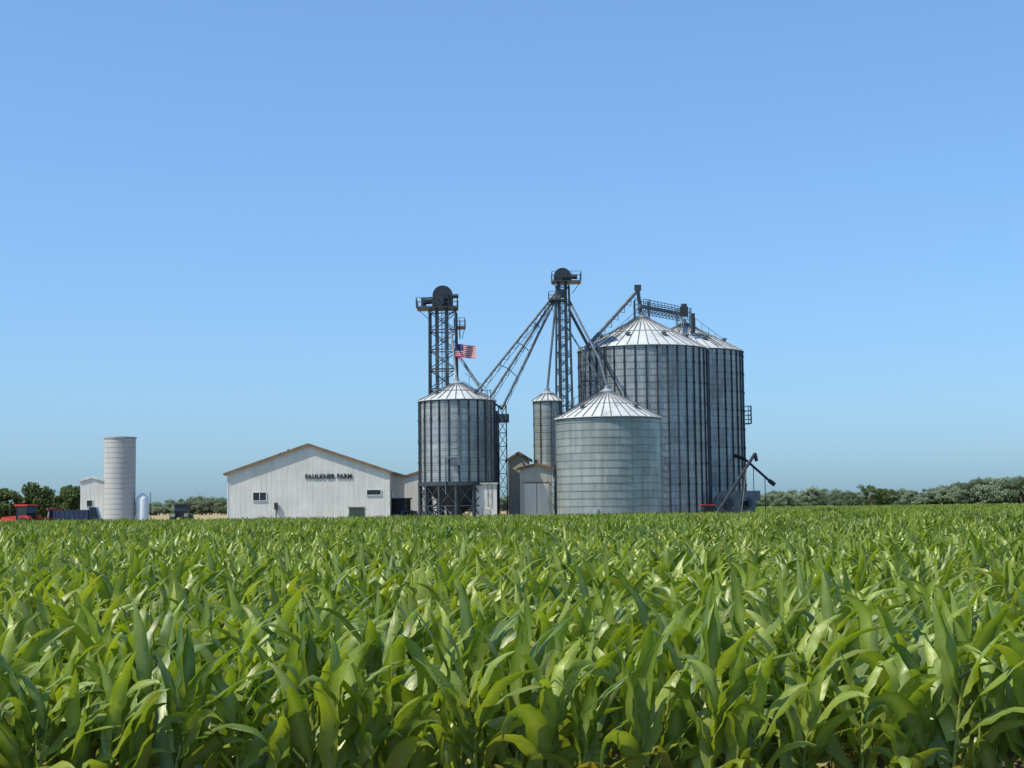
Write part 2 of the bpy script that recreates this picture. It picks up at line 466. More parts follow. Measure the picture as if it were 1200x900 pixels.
# grain spouts and conveyors
S = empty('grain_spouts')
mb = MB()
o = Vector((5.4, 184, 28.2))
tgt = [(-4.3, 180.3, 15.9), (-2.7, 182.5, 15.4), (-1.3, 184.2, 14.2), (4.2, 183, 16.3)]
for i, t in enumerate(tgt):
    mb.tube(o+Vector((0, -.3*i+.3, -.4*i)), t, .15, 8)
mb.tube((7.0, 184, 27.3), (10.2, 178, 19.5), .13, 8); mb.tube((10.2, 178, 19.5), (10.55, 170.2, 15.7), .13, 8)
mb.tube((7.0, 184.6, 26.2), (9.3, 186.2, 22.0), .19, 8)
mb.tube((9.0, 186.2, 21.6), (15.9, 191, 29.4), .26, 8)
mb.tube((15.9, 191, 29.5), (16.25, 191, 26.4), .24, 8)
mb.tube((8.9, 184.6, 21.7), (8.6, 183.2, 10.0), .16, 8)
mb.tube((-7.0, 187, 21.8), (-3.6, 183.2, 16.4), .18, 8)
mb.tube((-7.4, 187, 24.4), (-6.5, 180, 17.5), .14, 8)
mb.tube((6.7, 184, 24.0), (11.5, 181.8, 15.5), .1, 6)
mb.make('spout_pipes', 'galv', S)
mb = MB()
for t in tgt[:3]:
    t = Vector(t); n = 9
    for k in range(n):
        a_ = o.lerp(t, k/n); b_ = o.lerp(t, (k+1)/n); d_ = Vector((0, 0, -.8))
        mid = a_.lerp(b_, .5)+d_
        mb.tube(a_, mid, .035, 4); mb.tube(mid, b_, .035, 4)
        if k < n-1: mb.tube(mid, o.lerp(t, (k+1.5)/n)+d_, .035, 4)
for k in (.3, .5, .72):
    mb.path([o.lerp(Vector(t), k) for t in tgt[:3]], .05, 4)
a0, a1 = Vector((9.0, 186.2, 21.6)), Vector((15.9, 191, 29.4)); n = 8
for k in range(n):
    p = a0.lerp(a1, k/n); q = a0.lerp(a1, (k+1)/n); m_ = p.lerp(q, .5)+Vector((.35, .2, -.6))
    mb.tube(p, m_, .035, 4); mb.tube(m_, q, .035, 4)
mb.box(15.5, 16.3, 190.5, 191.5, 29.3, 30.0)
mb.path([(-4.5, 181, 15.2), (-2.6, 182.6, 15.2), (-1.2, 184.2, 14.2)], .12, 4)
# small service platforms and brackets beside the big bin
platform(mb, 8.3, 10.2, 181.6, 183.0, 17.4, 1.0)
for q in ((8.4, 181.7), (10.1, 181.7), (8.4, 182.9), (10.1, 182.9)): mb.tube((*q, 0), (*q, 17.4), .07, 4)
for z in (3, 6, 9, 12, 15):
    mb.tube((8.4, 181.7, z), (10.1, 181.7, z+2.4), .045, 4); mb.tube((10.1, 181.7, z), (8.4, 181.7, z+2.4), .045, 4)
mb.tube((10.0, 182, 21.8), (13.2, 181.4, 15.0), .12, 6); mb.tube((9.0, 182, 21.5), (10.0, 182, 18.6), .12, 6)
mb.make('spout_truss', 'steel', S)
mb = MB(); lattice(mb, .5, .45, 0, 14.6, 9, .07, .04, -1.2, 184.3)
mb.tube((-1.9, 183.8, 0), (-1.9, 183.8, 14.0), .16, 8); mb.tube((-2.6, 183.2, 5.0), (-2.6, 183.2, 15.2), .13, 8)
mb.box(-2.3, -.4, 183.6, 184.9, 12.6, 13.6)
mb.make('support_tower', 'steel', S)

# catwalk and conveyor between bin peaks
K = empty('roof_catwalk')
p0 = Vector((16.35, 191, 27.0)); p1 = Vector((23.3, 206.2, 27.8)); d = (p1-p0); dn = d.normalized()
sd = Vector((dn.y, -dn.x, 0)).normalized()
mb = MB()
q0 = p0-dn*1.0; q1 = p1+dn*1.2; nn = 14
for sgn in (-.6, .6):
    for dz in (0, .6, 1.15): mb.tube(q0+sd*sgn+Vector((0,0,dz)), q1+sd*sgn+Vector((0,0,dz)), .05, 4)
    for k in range(nn+1):
        c = q0.lerp(q1, k/nn)+sd*sgn; mb.tube(c+Vector((0,0,-.5)), c+Vector((0,0,1.15)), .04, 4)
        if k < nn:
            c2 = q0.lerp(q1, (k+1)/nn)+sd*sgn
            mb.tube(c+Vector((0,0,-.5)), c2, .035, 4)
    mb.tube(q0+sd*sgn+Vector((0,0,-.5)), q1+sd*sgn+Vector((0,0,-.5)), .05, 4)
for pk, zz in ((p0, 25.9), (p1, 26.9)):
    for sx in (-.9, .9):
        for sy in (-.9, .9): mb.tube((pk.x+sx, pk.y+sy, zz-.6), (pk.x+sx, pk.y+sy, pk.z+1.1), .06, 4)
mb.make('catwalk_frame', 'steel', K)
mb = MB(); mb.tube(q0+Vector((0,0,.3)), q1+Vector((0,0,.3)), .3, 4)
mb.make('drag_conveyor', 'galv', K)
mb = MB(); mb.box(22.3, 23.3, 200.7, 202, 27.3, 28.5); mb.tube((22.8, 201.2, 28.3), (22.8, 201.2, 28.9), .4, 10)
mb.tube((23.9, 201, 27.6), (23.9, 201, 25.0), .3, 8)
mb.make('drive_housing', 'dark', K)

# portable auger + aeration fans + side spout
G = empty('grain_auger')
mb = MB(); mb.tube((23.6, 182.0, .8), (29.6, 188, 8.6), .2, 10); mb.tube((29.6, 188, 8.7), (29.8, 188.1, 7.7), .22, 8)
mb.make('auger_tube', 'dark', G)
mb = MB()
for sy in (-1.1, 1.1):
    mb.tube((27.0, 184.8+sy, .5), (28.3, 186.7+sy*.3, 6.8), .06, 4)
    mb.tube((27.0, 184.8+sy, .5), (25.2, 183.5+sy*.2, 2.8), .06, 4)
mb.tube((27, 183.7, .5), (27, 185.9, .5), .08, 6)
mb.box(23.0, 24.2, 181.2, 182.4, .2, .9); mb.make('undercarriage', 'dark', G)
mb = MB()
for sy in (-1.2, 1.2): mb.disc((27, 184.8+sy, .5), (0,1,0), .5, .25)
mb.make('wheels', 'tyre', G)

def fan(x, y, ang):
    f = empty('aeration_fan', (x, y, 0)); f.rotation_euler[2] = ang
    m1 = MB(); m1.disc((0, 0, 2.6), (0,1,0), 1.6, 1.0, 24); m1.box(-.2, 2.3, -.45, .45, 2.9, 4.15); m1.box(.9, 1.3, -.46, .46, .1, 2.9)
    m1.make('scroll_housing', 'galv', f)
    m2 = MB(); m2.disc((0, -.6, 2.6), (0,1,0), .75, .25, 20); m2.disc((0, -1.0, 2.6), (0,1,0), .35, .7, 14)
    m2.make('inlet_motor', 'rib', f)
    m3 = MB(); m3.box(-1.1, 1.1, -.6, .6, 0, .12)
    for sx in (-.9, .9): m3.tube((sx, -.5, .1), (sx*.6, -.4, 1.6), .07, 4); m3.tube((sx, .5, .1), (sx*.6, .4, 1.6), .07, 4)
    m3.make('stand', 'steel', f)
fan(26.2, 189.0, 0); fan(29.0, 194.0, .5)
T = empty('unloading_spout')
mb = MB(); mb.tube((30.2, 200, 8.3), (33.4, 199, 5.2), .16, 8); mb.tube((33.1, 199.1, 5.5), (33.8, 198.9, 4.9), .28, 8)
mb.tube((30.2, 200, 8.3), (29.0, 201, 8.8), .24, 8)
for q in ((31.2, 199.7, 7.3), (32.6, 199.3, 6.0)): mb.tube((q[0], q[1], 0), q, .05, 4)
mb.make('spout_tube', 'dark', T)

# flagpole with flag
F = empty('flagpole', (-6.95, 186, 0))
mb = MB(); mb.tube((0, 0, 0), (0, 0, 22.6), .1, 10, .05); mb.lathe(0, 0, [(.01, 22.55), (.11, 22.66), (.01, 22.8)], 10); mb.make('pole', 'cap', F, True)
mr = simple('flag_red', (.5, .02, .03), .8, 0, .05); mw = simple('flag_white', (.55, .55, .54), .8, 0, .05)
m, nt, out = new_mat('flag_canton'); bb = N(nt, 'ShaderNodeBsdfPrincipled'); nt.links.new(bb.outputs[0], out.inputs[0])
tc = N(nt, 'ShaderNodeTexCoord'); vo = N(nt, 'ShaderNodeTexVoronoi'); vo.inputs['Scale'].default_value = 7; vo.inputs['Randomness'].default_value = 0
nt.links.new(tc.outputs['Object'], vo.inputs['Vector'])
lt = N(nt, 'ShaderNodeMath', operation='LESS_THAN'); lt.inputs[1].default_value = .18; nt.links.new(vo.outputs['Distance'], lt.inputs[0])
nt.links.new(mixcol(nt, lt.outputs[0], (.012, .022, .11), (.5, .5, .5)), bb.inputs['Base Color'])
W_, H_ = 2.7, 1.55; nx, nz = 30, 13
vs = []; fs = []; mi = []
for j in range(nz+1):
    for i in range(nx+1):
        u = i/nx; v = j/nz
        vs.append((.07+u*W_*.95, .22*u*math.sin(u*9+v*1.2), 22.3-v*H_-.28*u*u+.05*math.sin(u*8)))
for j in range(nz):
    for i in range(nx):
        a_ = j*(nx+1)+i; fs.append((a_, a_+nx+1, a_+nx+2, a_+1))
        mi.append(2 if (i < nx*.4 and j < 7) else (0 if j % 2 == 0 else 1))
me = bpy.data.meshes.new('flag'); me.from_pydata(vs, [], fs)
for q in (mr, mw, m): me.materials.append(q)
me.polygons.foreach_set('material_index', mi); me.polygons.foreach_set('use_smooth', [True]*len(fs))
fo = bpy.data.objects.new('american_flag', me); scene.collection.objects.link(fo); fo.parent = F

# ------------------------------------------------------------------ buildings
def gable(par, x0, x1, y0, y1, eave, peak, wall, roof, trim, ov=.35, ribs=.6, px=None):
    xm = (x0+x1)/2 if px is None else px
    w = MB()
    vs = [(x0,y0,0),(x1,y0,0),(x1,y0,eave),(xm,y0,peak),(x0,y0,eave),(x0,y1,0),(x1,y1,0),(x1,y1,eave),(xm,y1,peak),(x0,y1,eave)]
    w.add(vs, [(0,1,2,3,4),(9,8,7,6,5),(1,6,7,2),(5,0,4,9)]); w.make('walls', wall, par)
    rb = MB()
    x = x0+ribs*.5
    while x < x1:
        zt = eave+(peak-eave)*((x-x0)/(xm-x0) if x < xm else (x1-x)/(x1-xm))
        rb.box(x-.02, x+.02, y0-.012, y0, 0, zt-.06); x += ribs
    y = y0+ribs*.5
    while y < y1:
        rb.box(x1, x1+.02, y-.02, y+.02, 0, eave-.05); y += ribs
    rb.make('siding_ribs', wall, par)
    r = MB(); t = .14
    sl = (peak-eave)/(xm-x0); sr = (peak-eave)/(x1-xm)
    pl = (x0-ov, eave-ov*sl+.02); pr = (x1+ov, eave-ov*sr+.02); pm = (xm, peak+.02)
    for a_, b_ in ((pl, pm), (pm, pr)):
        vs = []
        for yy in (y0-ov, y1+ov):
            vs += [(a_[0], yy, a_[1]), (b_[0], yy, b_[1]), (b_[0], yy, b_[1]+t), (a_[0], yy, a_[1]+t)]
        r.add(vs, [(0,1,2,3),(7,6,5,4),(3,2,6,7),(0,4,5,1),(0,3,7,4),(1,5,6,2)])
    r.make('roof', roof, par)
    f = MB()
    for a_, b_ in ((pl, pm), (pm, pr)):
        yy = y0-ov; vs = []
        for y_ in (yy-.05, yy-.003):
            vs += [(a_[0], y_, a_[1]-.1), (b_[0], y_, b_[1]-.1), (b_[0], y_, b_[1]+t+.05), (a_[0], y_, a_[1]+t+.05)]
        f.add(vs, [(0,1,2,3),(7,6,5,4),(3,2,6,7),(0,4,5,1),(0,3,7,4),(1,5,6,2)])
    f.box(x1+ov+.003, x1+ov+.12, y0-ov, y1+ov, pr[1]-.08, pr[1]+t)
    f.box(x0-ov-.12, x0-ov-.003, y0-ov, y1+ov, pl[1]-.08, pl[1]+t)
    f.make('fascia', trim, par)

def window(par, xa, xb, za, zb, y, panes=2, name='window'):
    w = MB(); w.box(xa, xb, y-.05, y-.03, za, zb); w.make(name+'_glass', 'glass', par)
    f = MB(); t = .09
    f.box(xa-t, xb+t, y-.09, y-.001, zb, zb+t); f.box(xa-t, xb+t, y-.12, y-.001, za-t, za)
    f.box(xa-t, xa, y-.09, y-.001, za, zb); f.box(xb, xb+t, y-.09, y-.001, za, zb)
    for k in range(1, panes):
        xx = xa+(xb-xa)*k/panes; f.box(xx-.04, xx+.04, y-.085, y-.051, za, zb)
    f.make(name+'_frame', 'frame', par)

BN = empty('farm_barn')
gable(BN, -33.4, -14.5, 180, 205, 6.75, 10.0, 'white', 'barnroof', 'trim')
window(BN, -30.4, -28.9, 3.6, 4.5, 180, 2); window(BN, -17.1, -15.5, 4.1, 4.65, 180, 1, 'louver')
mb = MB(); mb.box(-19.2, -17.4, 179.93, 179.98, 0, 2.6); mb.make('service_door', 'green', BN)
mb = MB(); mb.box(-19.35, -17.25, 179.9, 179.925, 2.6, 2.7); mb.make('door_header', 'trim', BN)
mb = MB(); mb.box(-33.45, -33.3, 179.95, 180.1, 0, 6.6); mb.box(-14.6, -14.42, 179.95, 180.1, 0, 6.6); mb.make('corner_trim', 'frame', BN)
mb = MB(); mb.box(-27.9, -27.5, 179.6, 179.9, 2.5, 3.3); mb.tube((-27.7, 179.75, 0), (-27.7, 179.75, 2.5), .06, 6); mb.make('electric_meter', 'dark', BN)
mb = MB(); mb.box(-14.47, -14.43, 183, 187.5, 0, 4.6); mb.make('side_door', 'grey', BN)
def text(s, xc, z, size, width=1.0):
    cu = bpy.data.curves.new('sign_lettering', 'FONT'); cu.body = s; cu.size = size; cu.extrude = .04
    cu.align_x = 'CENTER'; cu.offset = .02; cu.space_character = 1.12
    cu.materials.append(M['letter'])
    o_ = bpy.data.objects.new('sign_lettering', cu); scene.collection.objects.link(o_)
    o_.location = (xc, 179.92, z); o_.rotation_euler = (math.pi/2, 0, 0); o_.scale = (width, 1, 1); o_.parent = BN
text('FAULKNER FARM', -21.6, 6.05, .76, .86)

MS = empty('machine_shed')
gable(MS, -16.5, -8.5, 209, 222, 6.2, 7.4, 'white', 'tanroof', 'trim', .2)
mb = MB(); mb.box(-12.4, -11.0, 208.93, 208.98, 0, 3.4); mb.make('roller_door', 'grey', MS)

PS = empty('dump_pit_shed')
gable(PS, -.6, 2.0, 187, 192, 8.2, 9.0, 'tan', 'rustroof', 'trim', .25)
mb = MB(); mb.box(-.1, 1.5, 186.93, 186.98, 0, 4.5); mb.make('door', 'grey', PS)
CSh = empty('control_shed')
gable(CSh, .8, 4.7, 180.5, 184.0, 6.9, 7.4, 'grey', 'tanroof', 'trim', .25)
mb = MB(); mb.box(1.3, 4.2, 180.42, 180.47, 0, 5.2); mb.make('overhead_door', 'white', CSh)
mb = MB(); mb.box(1.2, 4.3, 180.40, 180.49, 5.2, 5.35); mb.box(2.7, 2.78, 180.40, 180.415, 0, 5.2); mb.make('door_header', 'trim', CSh)
DS = empty('scale_shed')
mb = MB(); mb.box(-4.3, -1.9, 176.4, 179.0, 0, 5.1); mb.make('walls', 'white', DS)
mb = MB(); mb.box(-4.45, -1.75, 176.2, 179.2, 5.1, 5.3); mb.make('roof', 'barnroof', DS)
mb = MB(); mb.box(-3.6, -2.7, 176.33, 176.38, 0, 2.3); mb.make('door', 'grey', DS)

# far-left farmstead
SI = empty('concrete_silo', (-58.8, 230, 0))
mb = MB(); mb.lathe(0, 0, [(2.3, 0), (2.3, 13.5)], 64); mb.make('stave_wall', 'concrete', SI, True)
mb = MB(); z = .6
while z < 13.2: mb.lathe(0, 0, [(2.305, z), (2.325, z), (2.325, z+.04), (2.305, z+.04)], 48); z += .76
mb.make('hoops', 'hoop', SI)
mb = MB(); mb.lathe(0, 0, [(2.31, 13.35), (2.4, 13.35), (2.4, 13.6), (.01, 13.7)], 40); mb.make('cap', 'hoop', SI)
mb = MB(); mb.box(-.4, .4, 2.2, 2.75, .3, 13.2); mb.make('chute', 'concrete', SI)
SH = empty('white_shed')
gable(SH, -64.4, -60.9, 229, 234, 7.1, 7.6, 'white', 'barnroof', 'frame', .15)
window(SH, -63.4, -62.6, 3.3, 4.2, 229, 1)
TK = empty('storage_tank', (-55.4, 230, 0))
mb = MB(); mb.lathe(0, 0, [(.95, 0), (.95, 4.3), (.8, 4.7), (.35, 5.0), (.3, 5.15), (.01, 5.2)], 28); mb.make('tank_body', 'whitep', TK, True)
mb = MB(); ladder(mb, .95, 0, 1, 0, .2, 4.3, False); mb.make('ladder', 'steel', TK)

# ------------------------------------------------------------------ vehicles
def wheel(mb, x, y, r, w): mb.disc((x, y, r), (0,1,0), r, w, 22)
def extrude_prof(mb, prof, y0, y1):
    n = len(prof)
    vs = [(x, y0, z) for x, z in prof]+[(x, y1, z) for x, z in prof]
    mb.add(vs, [tuple(range(n)), tuple(range(2*n-1, n-1, -1))]+[(i, n+i, n+(i+1) % n, (i+1) % n) for i in range(n)])
def tractor(x, y, rz, paint, sc=1.0):
    t = empty('farm_tractor', (x, y, 0)); t.rotation_euler[2] = rz; t.scale = (sc,)*3
    b = MB(); extrude_prof(b, [(0.2, 1.0), (2.7, 1.0), (2.75, 1.6), (2.5, 1.85), (.2, 2.0)], -.45, .45)
    extrude_prof(b, [(-1.9, 1.6), (-1.7, 2.0), (-.5, 2.0), (-.3, 1.5)], -1.05, -.55); extrude_prof(b, [(-1.9, 1.6), (-1.7, 2.0), (-.5, 2.0), (-.3, 1.5)], .55, 1.05)
    b.box(-1.45, .4, -.85, .85, 3.05, 3.22); b.make('bodywork', paint, t)
    c = MB(); extrude_prof(c, [(-1.3, 1.5), (.2, 1.5), (.3, 2.3), (.1, 3.05), (-1.2, 3.05), (-1.35, 2.3)], -.72, .72); c.make('cab_glass', 'glass', t)
    p = MB()
    for sx in (-1.3, .2):
        for sy in (-.74, .74): p.tube((sx, sy, 1.5), (sx*.95, sy, 3.06), .05, 4)
    p.tube((1.6, .2, 1.9), (1.6, .2, 2.9), .06, 8); p.box(-1.5, 1.8, -.3, .3, .6, 1.0); p.make('chassis', 'dark', t)
    w = MB()
    for sy in (-1.0, 1.0): wheel(w, -1.1, sy, .92, .5); wheel(w, 2.0, sy*.9, .6, .36)
    w.make('tyres', 'tyre', t)
    h = MB()
    for sy in (-1.28, 1.28): h.disc((-1.1, sy, .92), (0,1,0), .42, .06)
    h.make('hubs', 'frame', t)
def box_truck(x, y, rz, cabp, boxp):
    t = empty('farm_truck', (x, y, 0)); t.rotation_euler[2] = rz
    b = MB(); extrude_prof(b, [(1.1, .6), (3.0, .6), (3.05, 1.4), (2.3, 1.7), (1.9, 3.05), (1.1, 3.1)], -.95, .95); b.make('cab', cabp, t)
    g = MB(); extrude_prof(g, [(1.3, 1.9), (2.15, 1.95), (1.85, 2.9), (1.3, 2.9)], -.97, .97); g.make('side_windows', 'glass', t)
    c = MB(); c.box(-3.0, 1.0, -1.1, 1.1, .95, 2.75)
    k = -2.9
    while k < 1: c.box(k, k+.07, -1.14, 1.14, .95, 2.75); k += .55
    c.make('grain_box', boxp, t)
    ch = MB(); ch.box(-3.0, 2.9, -.4, .4, .55, .94); ch.box(2.9, 3.15, -.9, .9, .5, .72); ch.make('chassis', 'dark', t)
    w = MB()
    for sx in (-1.9, 2.1):
        for sy in (-.9, .9): wheel(w, sx, sy, .48, .3)
    w.make('tyres', 'tyre', t)
tractor(-58.0, 182, 2.7, 'red', 1.08)
tractor(-54.9, 186, .4, 'red', .92)
box_truck(-51.4, 183, .12, 'blue', 'blue')
tractor(-42.8, 200, 1.5, 'green', 1.08)
tractor(-13.2, 184, 1.2, 'blue', 1.15)
tractor(23.0, 179.5, .2, 'red', .78)

# ------------------------------------------------------------------ ground
def sheet(name, x0, x1, y0, y1, z, mat):
    mb = MB(); mb.add([(x0,y0,z),(x1,y0,z),(x1,y1,z),(x0,y1,z)], [(0,1,2,3)]); return mb.make(name, mat)
sheet('ground', -6000, 6000, -400, 9000, 0, 'soil')
sheet('farmyard_gravel', -75, 42, 163, 240, .004, 'gravel')
sheet('grass_verge', -200, 200, -2, 11.4, .004, 'grassm')
sheet('stubble_field', -700, 36, 244, 1500, .004, 'stubble')
sheet('pasture_field', 40, 900, 430, 1500, .004, 'hay')

# ------------------------------------------------------------------ corn
def corn_plant(rng, lod=0, H=1.62):
    V = []; Fc = []; C = []; L_ = []
    def quad_strip(rows, cols, lfs):
        o = len(V)
        for r_, cc, ll in zip(rows, cols, lfs):
            V.extend(r_); C.extend(cc); L_.extend(ll)
        for i in range(len(rows)-1):
            a_ = o+i*3
            Fc.append((a_, a_+1, a_+4, a_+3)); Fc.append((a_+1, a_+2, a_+5, a_+4))
    plane = rng.uniform(0, 6.28)
    nleaf = 11 if lod == 0 else 7
    seg = 10 if lod == 0 else 4
    lean = Vector((rng.uniform(-.04, .10), rng.uniform(-.05, .05), 0))
    stalkH = H*.58
    for k in range(nleaf):
        t = k/(nleaf-1)
        if lod: t = .25+.75*t
        h = .10+t*(stalkH-.10)
        az = plane+(k % 2)*math.pi+rng.gauss(0, .5)
        L = (.54+.46*math.sin(math.pi*min(1, .18+t*.70)))*rng.uniform(.75, 1.15)
        W = (.052+.046*math.sin(math.pi*min(1, .2+.62*t)))*rng.uniform(.75, 1.2)*(1.0 if lod == 0 else 1.12)
        e0 = rad(rng.uniform(54, 78)+t*12)
        e1 = rad(rng.uniform(-80, 0)+t*66)
        if rng.random() < .22: e1 -= rad(60)
        dry = rng.uniform(.4, .9) if (t < .15 and rng.random() < .3) else (rng.uniform(0, .15) if t < .4 else 0)
        tone = rng.random()
        p = Vector((0, 0, h))+lean*h
        tw = rng.uniform(-2.2, 2.2); az2 = rng.uniform(-.6, .6)
        ph = rng.uniform(0, 6); rows = []; cols = []; lfs = []
        fq = rng.uniform(12, 24); bend = rng.uniform(1.2, 3.0); lo = rng.uniform(0, 90)
        for i in range(seg+1):
            s_ = i/seg
            el = e0+(e1-e0)*(s_**bend)
            azz = az+az2*s_
            d_ = Vector((math.cos(el)*math.cos(azz), math.cos(el)*math.sin(azz), math.sin(el)))
            d_ = (d_+Vector((.36*s_, 0, 0))).normalized()
            side = Vector((-math.sin(azz), math.cos(azz), 0))
            side = Matrix.Rotation(tw*s_, 3, d_) @ side
            up = side.cross(d_)
            w = W*min(1, .42+1.9*s_)*(1-s_**2.0)+.002
            wave = .036*math.sin(s_*fq+ph)*(1-s_); wave2 = .036*math.sin(s_*fq*1.2+ph+1.7)*(1-s_)
            rows.append([p-side*w-up*(-w*.38+wave), p.copy(), p+side*w-up*(-w*.38-wave2)])
            e_ = dry if s_ < .75 else max(dry, (.4 if rng.random() < .12 else 0))
            cols.append([(tone, e_, 0), (tone, e_, .8*(1-s_)), (tone, e_, 0)])
            lfs.append([(-4, s_*1.5, lo), (0, s_*1.5, lo), (4, s_*1.5, lo)])
            if i < seg: p = p+d_*(L/seg)
        quad_strip(rows, cols, lfs)
    o = len(V); ns = 5 if lod == 0 else 3
    for (zz, r_) in ((0, .019), (stalkH*.6, .016), (stalkH+.12, .007)):
        for i in range(ns):
            a_ = 6.283*i/ns; V.append(Vector((r_*math.cos(a_), r_*math.sin(a_), zz))+lean*zz); C.append((.7, .1 if zz == 0 else 0, .45)); L_.append((0, zz, 5))
    for k in range(2):
        for i in range(ns):
            j = (i+1) % ns; Fc.append((o+k*ns+i, o+k*ns+j, o+(k+1)*ns+j, o+(k+1)*ns+i))
    return V, Fc, C, L_

def src_obj(name, V, Fc, C, mats, coll, mi=None, L_=None):
    me = bpy.data.meshes.new(name); me.from_pydata([tuple(v) for v in V], [], Fc); me.update()
    if C:
        at = me.color_attributes.new('col', 'FLOAT_COLOR', 'POINT')
        flat = []
        for c in C: flat += [c[0], c[1], c[2], 1]
        at.data.foreach_set('color', flat)
        at = me.attributes.new('lf', 'FLOAT_VECTOR', 'POINT')
        at.data.foreach_set('vector', [x for l in L_ for x in l])
    for q in mats: me.materials.append(q)
    if mi: me.polygons.foreach_set('material_index', mi)
    me.polygons.foreach_set('use_smooth', [True]*len(Fc))
    ob = bpy.data.objects.new(name, me); coll.objects.link(ob); return ob

def scatter(name, pts, rots, scls, idxs, coll):
    me = bpy.data.meshes.new(name); me.from_pydata(pts, [], [])
    a = me.attributes.new('rot', 'FLOAT_VECTOR', 'POINT'); a.data.foreach_set('vector', [x for r in rots for x in r])
    a = me.attributes.new('scl', 'FLOAT_VECTOR', 'POINT'); a.data.foreach_set('vector', [x for r in scls for x in r])
    a = me.attributes.new('idx', 'INT', 'POINT'); a.data.foreach_set('value', idxs)
    ob = bpy.data.objects.new(name, me); scene.collection.objects.link(ob)
    g = bpy.data.node_groups.new(name+'_nodes', 'GeometryNodeTree')
    g.interface.new_socket('Geometry', in_out='INPUT', socket_type='NodeSocketGeometry')
    g.interface.new_socket('Geometry', in_out='OUTPUT', socket_type='NodeSocketGeometry')
    gi = g.nodes.new('NodeGroupInput'); go = g.nodes.new('NodeGroupOutput')
    ip = g.nodes.new('GeometryNodeInstanceOnPoints'); ci = g.nodes.new('GeometryNodeCollectionInfo')
    ci.inputs[0].default_value = coll; ci.inputs[1].default_value = True; ci.inputs[2].default_value = True
    def na(n, t):
        x = g.nodes.new('GeometryNodeInputNamedAttribute'); x.data_type = t; x.inputs[0].default_value = n; return x.outputs[0]
    e2r = g.nodes.new('FunctionNodeEulerToRotation')
    g.links.new(na('rot', 'FLOAT_VECTOR'), e2r.inputs[0])
    g.links.new(gi.outputs[0], ip.inputs['Points']); g.links.new(ci.outputs[0], ip.inputs['Instance'])
    ip.inputs['Pick Instance'].default_value = True
    g.links.new(na('idx', 'INT'), ip.inputs['Instance Index'])
    g.links.new(e2r.outputs[0], ip.inputs['Rotation']); g.links.new(na('scl', 'FLOAT_VECTOR'), ip.inputs['Scale'])
    g.links.new(ip.outputs[0], go.inputs[0])
    md = ob.modifiers.new('scatter', 'NODES'); md.node_group = g
    return ob

rng = random.Random(11)
collC = bpy.data.collections.new('corn_sources')
NV = 20
for i in range(NV):
    V, Fc, C, L_ = corn_plant(rng); src_obj('corn_plant_%02d' % i, V, Fc, C, [M['corn']], collC, None, L_)
NP = 6
for i in range(NP):   # patches of 3 rows x 9 plants for the far part
    V, Fc, C, LL = [], [], [], []
    for r_ in range(3):
        for k in range(9):
            v, f, c, l = corn_plant(rng, 1)
            o_ = len(V); hs = rng.uniform(.80, 1.12)
            off = Vector((k*.253-1.03+rng.uniform(-.06, .06), (r_-1)*.76+rng.uniform(-.05, .05), 0))
            V += [q*hs+off for q in v]; Fc += [tuple(a_+o_ for a_ in ff) for ff in f]; LL += l
            tn = rng.uniform(-.5, .5); C += [(q[0]+tn, q[1], q[2]) for q in c]
    src_obj('corn_patch_%02d' % i, V, Fc, C, [M['corn']], collC, None, LL)
pts, rots, scls, idxs = [], [], [], []
y = 12.4
while y < 50:
    hw = .345*y+4; x = -hw
    while x < hw:
        if rng.random() > .07:
            hv = 1+.16*mnoise.noise(Vector((x*.25, y*.25, 0)))
            s_ = rng.uniform(.78, 1.1)*hv
            pts.append((x+rng.gauss(0, .04), y+rng.gauss(0, .05), 0))
            rots.append((rng.gauss(0, .07), rng.gauss(.03, .08), rng.uniform(-.6, .6)))
            scls.append((s_*1.08, s_*1.08, s_)); idxs.append(NP+rng.randrange(NV))
        x += .25
    y += .86
y += .8
while y < 400:
    if y < 159: x0, x1 = -.345*y-5, .345*y+6
    else: x0, x1 = 44, .36*y+6
    x = x0
    while x < x1:
        s_ = rng.uniform(.92, 1.08)*(1+.08*mnoise.noise(Vector((x*.06, y*.06, 3))))
        pts.append((x, y+rng.uniform(-.1, .1), 0)); rots.append((0, 0, math.pi*rng.randrange(2)))
        scls.append((1, 1, s_)); idxs.append(rng.randrange(NP))
        x += 2.28
    y += 2.28
scatter('corn_field', pts, rots, scls, idxs, collC)
print('corn instances', len(pts))

